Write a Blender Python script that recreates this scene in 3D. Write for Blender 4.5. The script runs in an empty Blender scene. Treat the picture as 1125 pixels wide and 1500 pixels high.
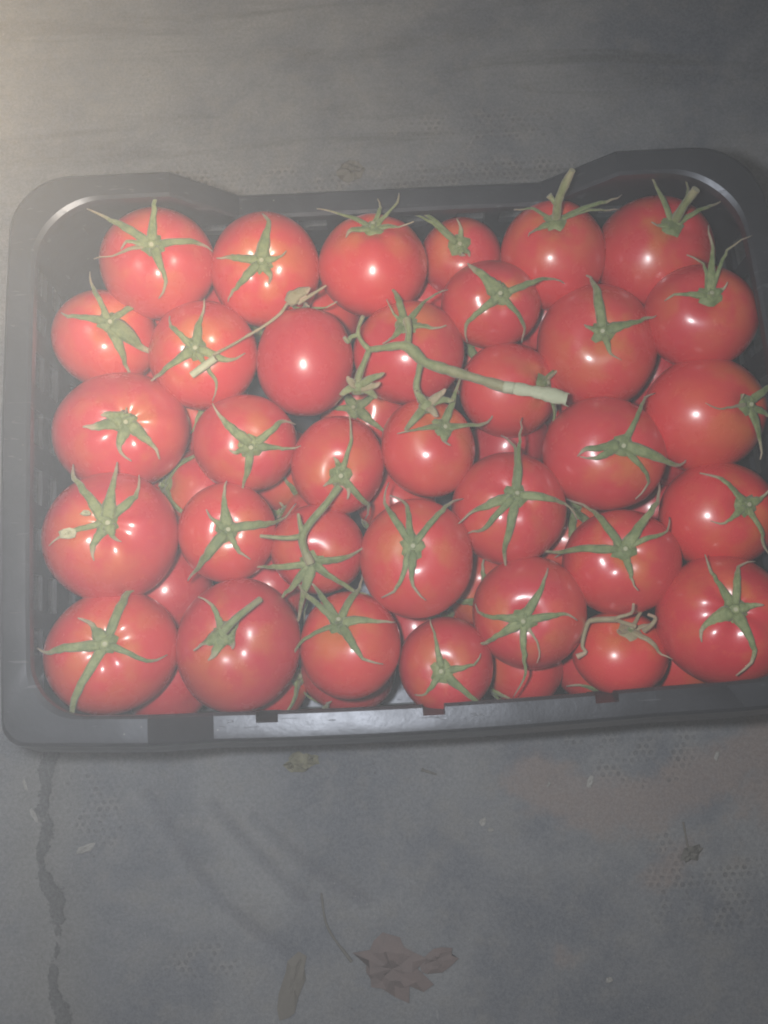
import bpy, bmesh, math, random
import numpy as np
from mathutils import Vector, Matrix, noise

# ------------------------------------------------------------------ camera, light, exposure
scene = bpy.context.scene
col = scene.collection
R = math.radians

cam_data = bpy.data.cameras.new('camera')
cam = bpy.data.objects.new('camera', cam_data)
col.objects.link(cam)
cam.location = (-0.0181, -0.1294, 0.6143)
cam.rotation_euler = (0.1813, -0.0064, -0.0535)
cam_data.sensor_fit = 'VERTICAL'
cam_data.sensor_height = 24.0
cam_data.lens = 24.0 * 1401.1 / 1500.0
cam_data.clip_start = 0.01
cam_data.clip_end = 50.0
scene.camera = cam

world = bpy.data.worlds.new('World')
scene.world = world
world.use_nodes = True
world.node_tree.nodes['Background'].inputs[0].default_value = (1.0, 0.96, 0.91, 1)
world.node_tree.nodes['Background'].inputs[1].default_value = 0.11

def spot_lamp(name, loc, aim, watts, color, radius, size):
    d = bpy.data.lights.new(name, 'SPOT')
    d.energy = watts
    d.color = color
    d.shadow_soft_size = radius
    d.spot_size = R(size)
    d.spot_blend = 1.0
    o = bpy.data.objects.new(name, d)
    col.objects.link(o)
    o.location = loc
    o.rotation_euler = (Vector(aim) - Vector(loc)).to_track_quat('-Z', 'Y').to_euler()
    return o

# the phone's flash, beside its lens, and an added warm spot near it for the corner glow
spot_lamp('flash_lamp', (-0.057, -0.106, 0.587), (-0.02, -0.07, 0.0), 8.0, (0.95, 0.97, 1.0), 0.013, 156)
spot_lamp('added_glow_lamp', (-0.0525, -0.0865, 0.559), (-0.36, 0.36, 0.0), 7.6, (1.0, 0.74, 0.42), 0.010, 95)
VEIL_DENSITY = 0.105

scene.view_settings.view_transform = 'Standard'
scene.view_settings.look = 'None'
scene.view_settings.exposure = 0.0
scene.view_settings.gamma = 1.0
scene.cycles.use_denoising = True
scene.cycles.max_bounces = 5
scene.cycles.volume_bounces = 0
scene.cycles.filter_width = 2.0        # a soft phone lens

rng = random.Random(11)

# ------------------------------------------------------------------ helpers
def tag(o, label=None, category=None, group=None, kind=None):
    if label: o['label'] = label
    if category: o['category'] = category
    if group: o['group'] = group
    if kind: o['kind'] = kind
    return o

def empty(name, loc=(0, 0, 0)):
    o = bpy.data.objects.new(name, None)
    o.empty_display_size = 0.01
    col.objects.link(o)
    o.location = loc
    return o

def mesh_obj(name, verts, faces, mat, parent=None, smooth=True, sharp=None, attrs=None):
    me = bpy.data.meshes.new(name)
    me.from_pydata([tuple(v) for v in verts], [], faces)
    if smooth:
        me.polygons.foreach_set('use_smooth', [True] * len(me.polygons))
        if sharp:
            me.set_sharp_from_angle(angle=R(sharp))
    for k, vals in (attrs or {}).items():
        a = me.attributes.new(k, 'FLOAT', 'POINT')
        a.data.foreach_set('value', vals)
    if mat:
        me.materials.append(mat)
    o = bpy.data.objects.new(name, me)
    col.objects.link(o)
    if parent:
        o.parent = parent
    return o

def catmull(pts, n):
    pts = [Vector(p) for p in pts]
    if len(pts) == 2:
        return [pts[0].lerp(pts[1], i / n) for i in range(n + 1)]
    P = [pts[0] * 2 - pts[1]] + pts + [pts[-1] * 2 - pts[-2]]
    out = []
    m = len(pts) - 1
    for k in range(n + 1):
        t = k / n * m
        i = min(int(t), m - 1)
        u = t - i
        a, b, c, d = P[i:i + 4]
        out.append(0.5 * ((2 * b) + (c - a) * u + (2 * a - 5 * b + 4 * c - d) * u * u + (3 * b - a - 3 * c + d) * u ** 3))
    return out

def tube(pts, radii, steps=10, seg=8, wob=0.0, flat=1.0, seed=0):
    """closed tapering tube along a smooth path"""
    path = catmull(pts, steps)
    rr = []
    for k in range(steps + 1):
        t = k / steps * (len(radii) - 1)
        i = min(int(t), len(radii) - 2)
        rr.append(radii[i] + (radii[i + 1] - radii[i]) * (t - i))
    V, F, T = [], [], []
    up = Vector((0, 0, 1))
    rn = random.Random(seed)
    for k, p in enumerate(path):
        tan = (path[min(k + 1, steps)] - path[max(k - 1, 0)]).normalized()
        s = tan.cross(up)
        if s.length < 1e-3: s = Vector((1, 0, 0))
        s.normalize()
        n = s.cross(tan).normalized()
        up = n
        r = rr[k] * (1 + rn.uniform(-wob, wob))
        for j in range(seg):
            a = 2 * math.pi * j / seg
            V.append(p + s * (math.cos(a) * r) + n * (math.sin(a) * r * flat))
            T.append(k / steps)
    for k in range(steps):
        for j in range(seg):
            a, b = k * seg + j, k * seg + (j + 1) % seg
            F.append((a, b, b + seg, a + seg))
    F.append(tuple(range(seg))[::-1])
    F.append(tuple(range(steps * seg, steps * seg + seg)))
    return V, F, T

# ------------------------------------------------------------------ materials
class NT:
    def __init__(s, name):
        s.m = bpy.data.materials.new(name)
        s.m.use_nodes = True
        s.t = s.m.node_tree
        s.n = s.t.nodes
        s.b = s.n['Principled BSDF']
    def put(s, v, sock):
        if hasattr(v, 'is_output') or isinstance(v, bpy.types.NodeSocket):
            s.t.links.new(v, sock)
        else:
            if isinstance(v, (tuple, list)) and sock.type == 'RGBA' and len(v) == 3:
                v = (*v, 1)
            sock.default_value = v
    def bs(s, **kw):
        for k, v in kw.items():
            s.put(v, s.b.inputs[k.replace('_', ' ')])
    def math(s, op, a, b=0.0, c=None, clamp=False):
        x = s.n.new('ShaderNodeMath'); x.operation = op; x.use_clamp = clamp
        s.put(a, x.inputs[0]); s.put(b, x.inputs[1])
        if c is not None: s.put(c, x.inputs[2])
        return x.outputs[0]
    def vmath(s, op, a, b=(0, 0, 0), out=0):
        x = s.n.new('ShaderNodeVectorMath'); x.operation = op
        s.put(a, x.inputs[0]); s.put(b, x.inputs[1])
        return x.outputs[out]
    def mix(s, f, a, b, blend='MIX'):
        x = s.n.new('ShaderNodeMix'); x.data_type = 'RGBA'; x.blend_type = blend
        s.put(f, x.inputs[0]); s.put(a, x.inputs[6]); s.put(b, x.inputs[7])
        return x.outputs[2]
    def noise(s, scale, detail=4.0, rough=0.55, vec=None, dist=0.0, out=0, w=None):
        x = s.n.new('ShaderNodeTexNoise')
        if w is not None:
            x.noise_dimensions = '4D'; s.put(w, x.inputs['W'])
        x.inputs['Scale'].default_value = scale; x.inputs['Detail'].default_value = detail
        x.inputs['Roughness'].default_value = rough; x.inputs['Distortion'].default_value = dist
        s.put(vec if vec is not None else s.coord(), x.inputs['Vector'])
        return x.outputs[out]
    def voro(s, scale, vec=None, feature='F1', out=0):
        x = s.n.new('ShaderNodeTexVoronoi'); x.feature = feature
        x.inputs['Scale'].default_value = scale
        s.put(vec if vec is not None else s.coord(), x.inputs['Vector'])
        return x.outputs[out]
    def coord(s, k='Object'):
        return s.n.new('ShaderNodeTexCoord').outputs[k]
    def attr(s, name):
        x = s.n.new('ShaderNodeAttribute'); x.attribute_name = name
        return x.outputs['Fac']
    def rand(s):
        return s.n.new('ShaderNodeObjectInfo').outputs['Random']
    def ramp(s, f, lo, hi, a=0.0, b=1.0):
        x = s.n.new('ShaderNodeMapRange'); x.interpolation_type = 'SMOOTHSTEP'
        s.put(f, x.inputs[0])
        for i, v in enumerate((lo, hi, a, b)): s.put(v, x.inputs[i + 1])
        return x.outputs[0]
    def bump(s, h, dist, strength=1.0, normal=None):
        x = s.n.new('ShaderNodeBump')
        x.inputs['Distance'].default_value = dist; x.inputs['Strength'].default_value = strength
        s.put(h, x.inputs['Height'])
        if normal is not None: s.put(normal, x.inputs['Normal'])
        return x.outputs[0]

def mat_tomato():
    k = NT('tomato_skin')
    r = k.rand()
    big = k.noise(28, 3, 0.5, w=k.math('MULTIPLY', r, 40))
    fine = k.noise(260, 3, 0.6, w=r)
    red = k.mix(r, (0.50, 0.020, 0.034), (0.60, 0.031, 0.032))
    orange = (0.62, 0.090, 0.036)
    f = k.math('MULTIPLY', k.ramp(big, 0.48, 0.74), k.math('MULTIPLY', k.math('POWER', k.math('FRACT', k.math('MULTIPLY', r, 7.3)), 1.5), 0.60))
    c = k.mix(f, red, orange)
    sh = k.math('MULTIPLY', k.attr('shoulder'), k.math('MULTIPLY', k.ramp(k.noise(45, 3, 0.5, w=k.math('MULTIPLY', r, 9)), 0.42, 0.64), 0.65))
    c = k.mix(sh, c, (0.55, 0.20, 0.03))
    c = k.mix(k.math('MULTIPLY', k.ramp(fine, 0.5, 0.75), 0.16), c, (0.70, 0.14, 0.05))
    dots = k.ramp(k.voro(420), 0.06, 0.0)
    dmask = k.ramp(k.noise(70, 2, 0.5, w=r), 0.56, 0.68)
    c = k.mix(k.math('MULTIPLY', k.math('MULTIPLY', dots, dmask), 0.7), c, (0.75, 0.42, 0.30))
    ro = k.math('ADD', 0.36, k.math('MULTIPLY', k.noise(120, 4, 0.6, w=r), 0.14))
    k.bs(Base_Color=c, Roughness=ro, Specular_IOR_Level=0.38, Coat_Weight=0.9,
         Coat_Roughness=k.math('ADD', 0.21, k.math('MULTIPLY', k.ramp(k.noise(60, 4, 0.6, w=r), 0.4, 0.7), 0.11)),
         Subsurface_Weight=0.0)
    h = k.math('ADD', k.noise(900, 2, 0.5), k.math('MULTIPLY', k.noise(90, 2, 0.5, w=r), 3.0))
    k.bs(Normal=k.bump(h, 0.0002, 0.35))
    return k.m

def mat_green(name, base, pale, dry, dryness):
    k = NT(name)
    t = k.attr('along')
    r = k.rand()
    n = k.noise(190, 5, 0.7, w=k.math('MULTIPLY', r, 20))
    c = k.mix(k.ramp(n, 0.3, 0.7), base, pale)
    c = k.mix(k.math('MULTIPLY', r, 0.35), c, (base[0] * 0.6, base[1] * 0.72, base[2] * 0.55))
    d = k.math('MULTIPLY', k.ramp(k.math('ADD', t, k.math('MULTIPLY', k.math('SUBTRACT', n, 0.5), 0.6)), 0.60, 0.95), dryness)
    c = k.mix(d, c, dry)
    h = k.math('ADD', k.noise(520, 3, 0.6), k.noise(2200, 2, 0.5))
    k.bs(Base_Color=c, Roughness=0.52, Specular_IOR_Level=0.45, 
         Sheen_Weight=0.25, Sheen_Roughness=0.5, Normal=k.bump(h, 0.0006, 0.5))
    return k.m

def mat_simple(name, a, b, scale, rough=0.7, bump=0.0004):
    k = NT(name)
    n = k.noise(scale, 5, 0.6)
    k.bs(Base_Color=k.mix(n, a, b), Roughness=rough, Specular_IOR_Level=0.3, Normal=k.bump(k.noise(scale * 3, 3, 0.6), bump, 0.7))
    return k.m

def mat_plastic():
    k = NT('black_plastic')
    n = k.noise(30, 6, 0.65)
    dust = k.ramp(k.noise(14, 6, 0.7, dist=0.6), 0.45, 0.75)
    spk = k.math('MULTIPLY', k.ramp(k.voro(160), 0.10, 0.03), k.ramp(k.noise(40, 2), 0.55, 0.7))
    c = k.mix(n, (0.010, 0.011, 0.013), (0.021, 0.022, 0.026))
    c = k.mix(k.math('MULTIPLY', dust, 0.40), c, (0.062, 0.066, 0.076))
    c = k.mix(k.math('MULTIPLY', spk, 0.8), c, (0.22, 0.20, 0.17))
    # scuffs: long thin scratches along the rim
    st = k.vmath('MULTIPLY', k.coord(), (60, 420, 60))
    sc = k.ramp(k.noise(1.0, 3, 0.5, vec=st, dist=0.8), 0.66, 0.72)
    c = k.mix(k.math('MULTIPLY', sc, 0.30), c, (0.13, 0.13, 0.14))
    rough = k.math('ADD', 0.27, k.math('MULTIPLY', k.noise(55, 5, 0.65), 0.24))
    h = k.math('ADD', k.math('MULTIPLY', k.noise(420, 3, 0.6), 0.35), k.math('MULTIPLY', k.noise(35, 3, 0.5), 2.0))
    h = k.math('ADD', h, k.math('MULTIPLY', sc, -0.4))
    k.bs(Base_Color=c, Roughness=rough, Specular_IOR_Level=0.75, Specular_Tint=(0.86, 0.90, 1.0, 1), Normal=k.bump(h, 0.0005, 0.45))
    return k.m

def mat_ground():
    k = NT('worn_mat')
    p = k.coord()
    # hexagonal embossing, 5 mm pitch
    q = k.vmath('ADD', k.vmath('SCALE', p), (0, 0, 0))
    sc = k.n.new('ShaderNodeVectorMath'); sc.operation = 'SCALE'
    warp = k.vmath('SUBTRACT', k.noise(9, 2, out=1), (0.5, 0.5, 0.5))
    wp = k.vmath('ADD', p, k.vmath('MULTIPLY', warp, (0.006, 0.006, 0)))
    k.put(wp, sc.inputs[0]); sc.inputs['Scale'].default_value = 1 / 0.0048
    q = k.vmath('ADD', sc.outputs[0], (1000.0, 1000.0 * 1.7320508, 0))
    r, h = (1.0, 1.7320508, 1.0), (0.5, 0.8660254, 0.0)
    a = k.vmath('SUBTRACT', k.vmath('MODULO', q, r), h)
    b = k.vmath('SUBTRACT', k.vmath('MODULO', k.vmath('SUBTRACT', q, h), r), h)
    flat = (1, 1, 0)
    a, b = k.vmath('MULTIPLY', a, flat), k.vmath('MULTIPLY', b, flat)
    da, db = k.vmath('LENGTH', a, out=1), k.vmath('LENGTH', b, out=1)
    d = k.math('MINIMUM', da, db)
    cell = k.ramp(d, 0.36, 0.24)
    ring = k.math('MULTIPLY', k.ramp(d, 0.28, 0.40), k.ramp(d, 0.56, 0.44))
    n1 = k.noise(11, 6, 0.62, dist=0.4)
    n2 = k.noise(55, 5, 0.65)
    n3 = k.noise(480, 3, 0.6)
    hexm = k.math('MULTIPLY', k.ramp(k.math('ADD', k.attr('hexmask'), k.math('MULTIPLY', k.math('SUBTRACT', k.noise(45, 5, 0.7), 0.5), 1.5)), 0.35, 0.75), k.math('MULTIPLY', k.ramp(n2, 0.35, 0.62), k.ramp(k.noise(150, 3, 0.6), 0.36, 0.6)))
    hexall = k.math('MAXIMUM', hexm, k.math('MULTIPLY', k.ramp(n1, 0.50, 0.62), 0.12))
    c = k.mix(k.ramp(n1, 0.30, 0.72), (0.078, 0.090, 0.114), (0.188, 0.192, 0.199))
    c = k.mix(k.math('MULTIPLY', k.ramp(n2, 0.42, 0.75), 0.5), c, (0.20, 0.19, 0.175))
    dirt = k.ramp(k.math('ADD', k.attr('dirt'), k.math('MULTIPLY', k.math('SUBTRACT', n2, 0.5), 1.1)), 0.30, 0.85)
    c = k.mix(k.math('MULTIPLY', dirt, k.math('ADD', 0.35, k.math('MULTIPLY', k.noise(170, 4, 0.7), 0.6))), c, (0.225, 0.165, 0.140))
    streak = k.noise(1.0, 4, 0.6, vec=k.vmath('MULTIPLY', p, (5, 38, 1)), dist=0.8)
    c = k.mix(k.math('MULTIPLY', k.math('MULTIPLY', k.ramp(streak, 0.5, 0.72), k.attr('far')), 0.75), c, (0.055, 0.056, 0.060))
    c = k.mix(k.math('MULTIPLY', k.math('MULTIPLY', cell, hexall), 0.55), c, (0.045, 0.046, 0.05))
    c = k.mix(k.math('MULTIPLY', k.math('MULTIPLY', ring, hexall), 0.28), c, (0.30, 0.28, 0.25))
    crack = k.ramp(k.math('ADD', k.attr('crack'), k.math('MULTIPLY', k.math('SUBTRACT', k.noise(120, 5, 0.7), 0.5), 0.011)), k.math('ADD', 0.0012, k.math('MULTIPLY', k.ramp(k.noise(26, 3, 0.6), 0.34, 0.66), 0.0054)), k.math('MULTIPLY', k.ramp(k.noise(26, 3, 0.6), 0.34, 0.66), 0.0048))
    halo = k.ramp(k.math('ADD', k.attr('crack'), k.math('MULTIPLY', k.math('SUBTRACT', n2, 0.5), 0.06)), 0.03, 0.006)
    c = k.mix(k.math('MULTIPLY', halo, 0.35), c, (0.155, 0.145, 0.120))
    c = k.mix(k.math('MULTIPLY', crack, 0.8), c, (0.042, 0.045, 0.047))
    crease = k.ramp(k.math('ADD', k.attr('crease'), k.math('MULTIPLY', k.math('SUBTRACT', n2, 0.5), 0.6)), 0.35, 1.0)
    c = k.mix(k.math('MULTIPLY', crease, 0.5), c, (0.060, 0.066, 0.088))
    spk = k.math('MULTIPLY', k.ramp(k.voro(190), 0.10, 0.04), k.ramp(k.noise(33, 3), 0.56, 0.68))
    c = k.mix(k.math('MULTIPLY', spk, 0.7), c, (0.34, 0.33, 0.31))
    dk = k.math('MULTIPLY', k.ramp(k.voro(130, vec=k.vmath('ADD', p, (3, 1, 0))), 0.12, 0.05), k.ramp(k.noise(25, 3, vec=k.vmath('ADD', p, (3, 1, 0))), 0.52, 0.64))
    c = k.mix(k.math('MULTIPLY', dk, 0.6), c, (0.035, 0.033, 0.03))
    gr = k.math('ADD', k.math('MULTIPLY', n3, 0.5), k.math('MULTIPLY', k.noise(1300, 2, 0.5), 0.5))
    c = k.mix(0.24, c, k.mix(k.ramp(gr, 0.34, 0.66), (0.045, 0.045, 0.047), (0.27, 0.27, 0.265)))
    lint = k.ramp(k.noise(1.0, 3, 0.6, vec=k.vmath('MULTIPLY', p, (300, 90, 1)), dist=1.5), 0.66, 0.74)
    c = k.mix(k.math('MULTIPLY', lint, 0.25), c, (0.30, 0.30, 0.29))
    ht = k.math('ADD', k.math('MULTIPLY', n3, 0.35), k.math('ADD', k.math('MULTIPLY', n2, 1.2), k.math('MULTIPLY', k.math('MULTIPLY', cell, hexall), -1.0)))
    ht = k.math('SUBTRACT', ht, k.math('MULTIPLY', crack, 1.2))
    k.bs(Base_Color=c, Roughness=k.math('ADD', 0.55, k.math('MULTIPLY', n2, 0.25)), Specular_IOR_Level=0.35, Normal=k.bump(ht, 0.0007, 0.6))
    return k.m

M_TOM = mat_tomato()
M_SEPAL = mat_green('sepal_green', (0.105, 0.145, 0.044), (0.255, 0.285, 0.115), (0.36, 0.28, 0.19), 0.9)
M_VINE = mat_green('vine_green', (0.145, 0.175, 0.062), (0.27, 0.295, 0.13), (0.33, 0.27, 0.17), 0.5)
M_DRY = mat_green('withered_sepal', (0.25, 0.21, 0.11), (0.36, 0.29, 0.18), (0.42, 0.30, 0.20), 0.8)
M_CUT = mat_simple('pale_cut_wood', (0.31, 0.34, 0.21), (0.52, 0.52, 0.37), 330, 0.6)
M_SCAR = mat_simple('stem_scar', (0.30, 0.30, 0.18), (0.46, 0.45, 0.31), 400, 0.7)
M_PLASTIC = mat_plastic()
M_GROUND = mat_ground()
M_LEAF = mat_simple('dry_leaf', (0.105, 0.090, 0.088), (0.20, 0.145, 0.132), 120, 0.8)
M_LEAF2 = mat_simple('tan_leaf', (0.115, 0.105, 0.090), (0.17, 0.155, 0.13), 120, 0.8)
M_MOSS = mat_simple('crumbled_leaf', (0.12, 0.115, 0.075), (0.27, 0.255, 0.165), 260, 0.85)
M_PALE = mat_simple('pale_husk', (0.22, 0.215, 0.20), (0.37, 0.36, 0.34), 300, 0.7)
M_TWIG = mat_simple('dark_twig', (0.095, 0.092, 0.085), (0.17, 0.16, 0.138), 300, 0.8)

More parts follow.
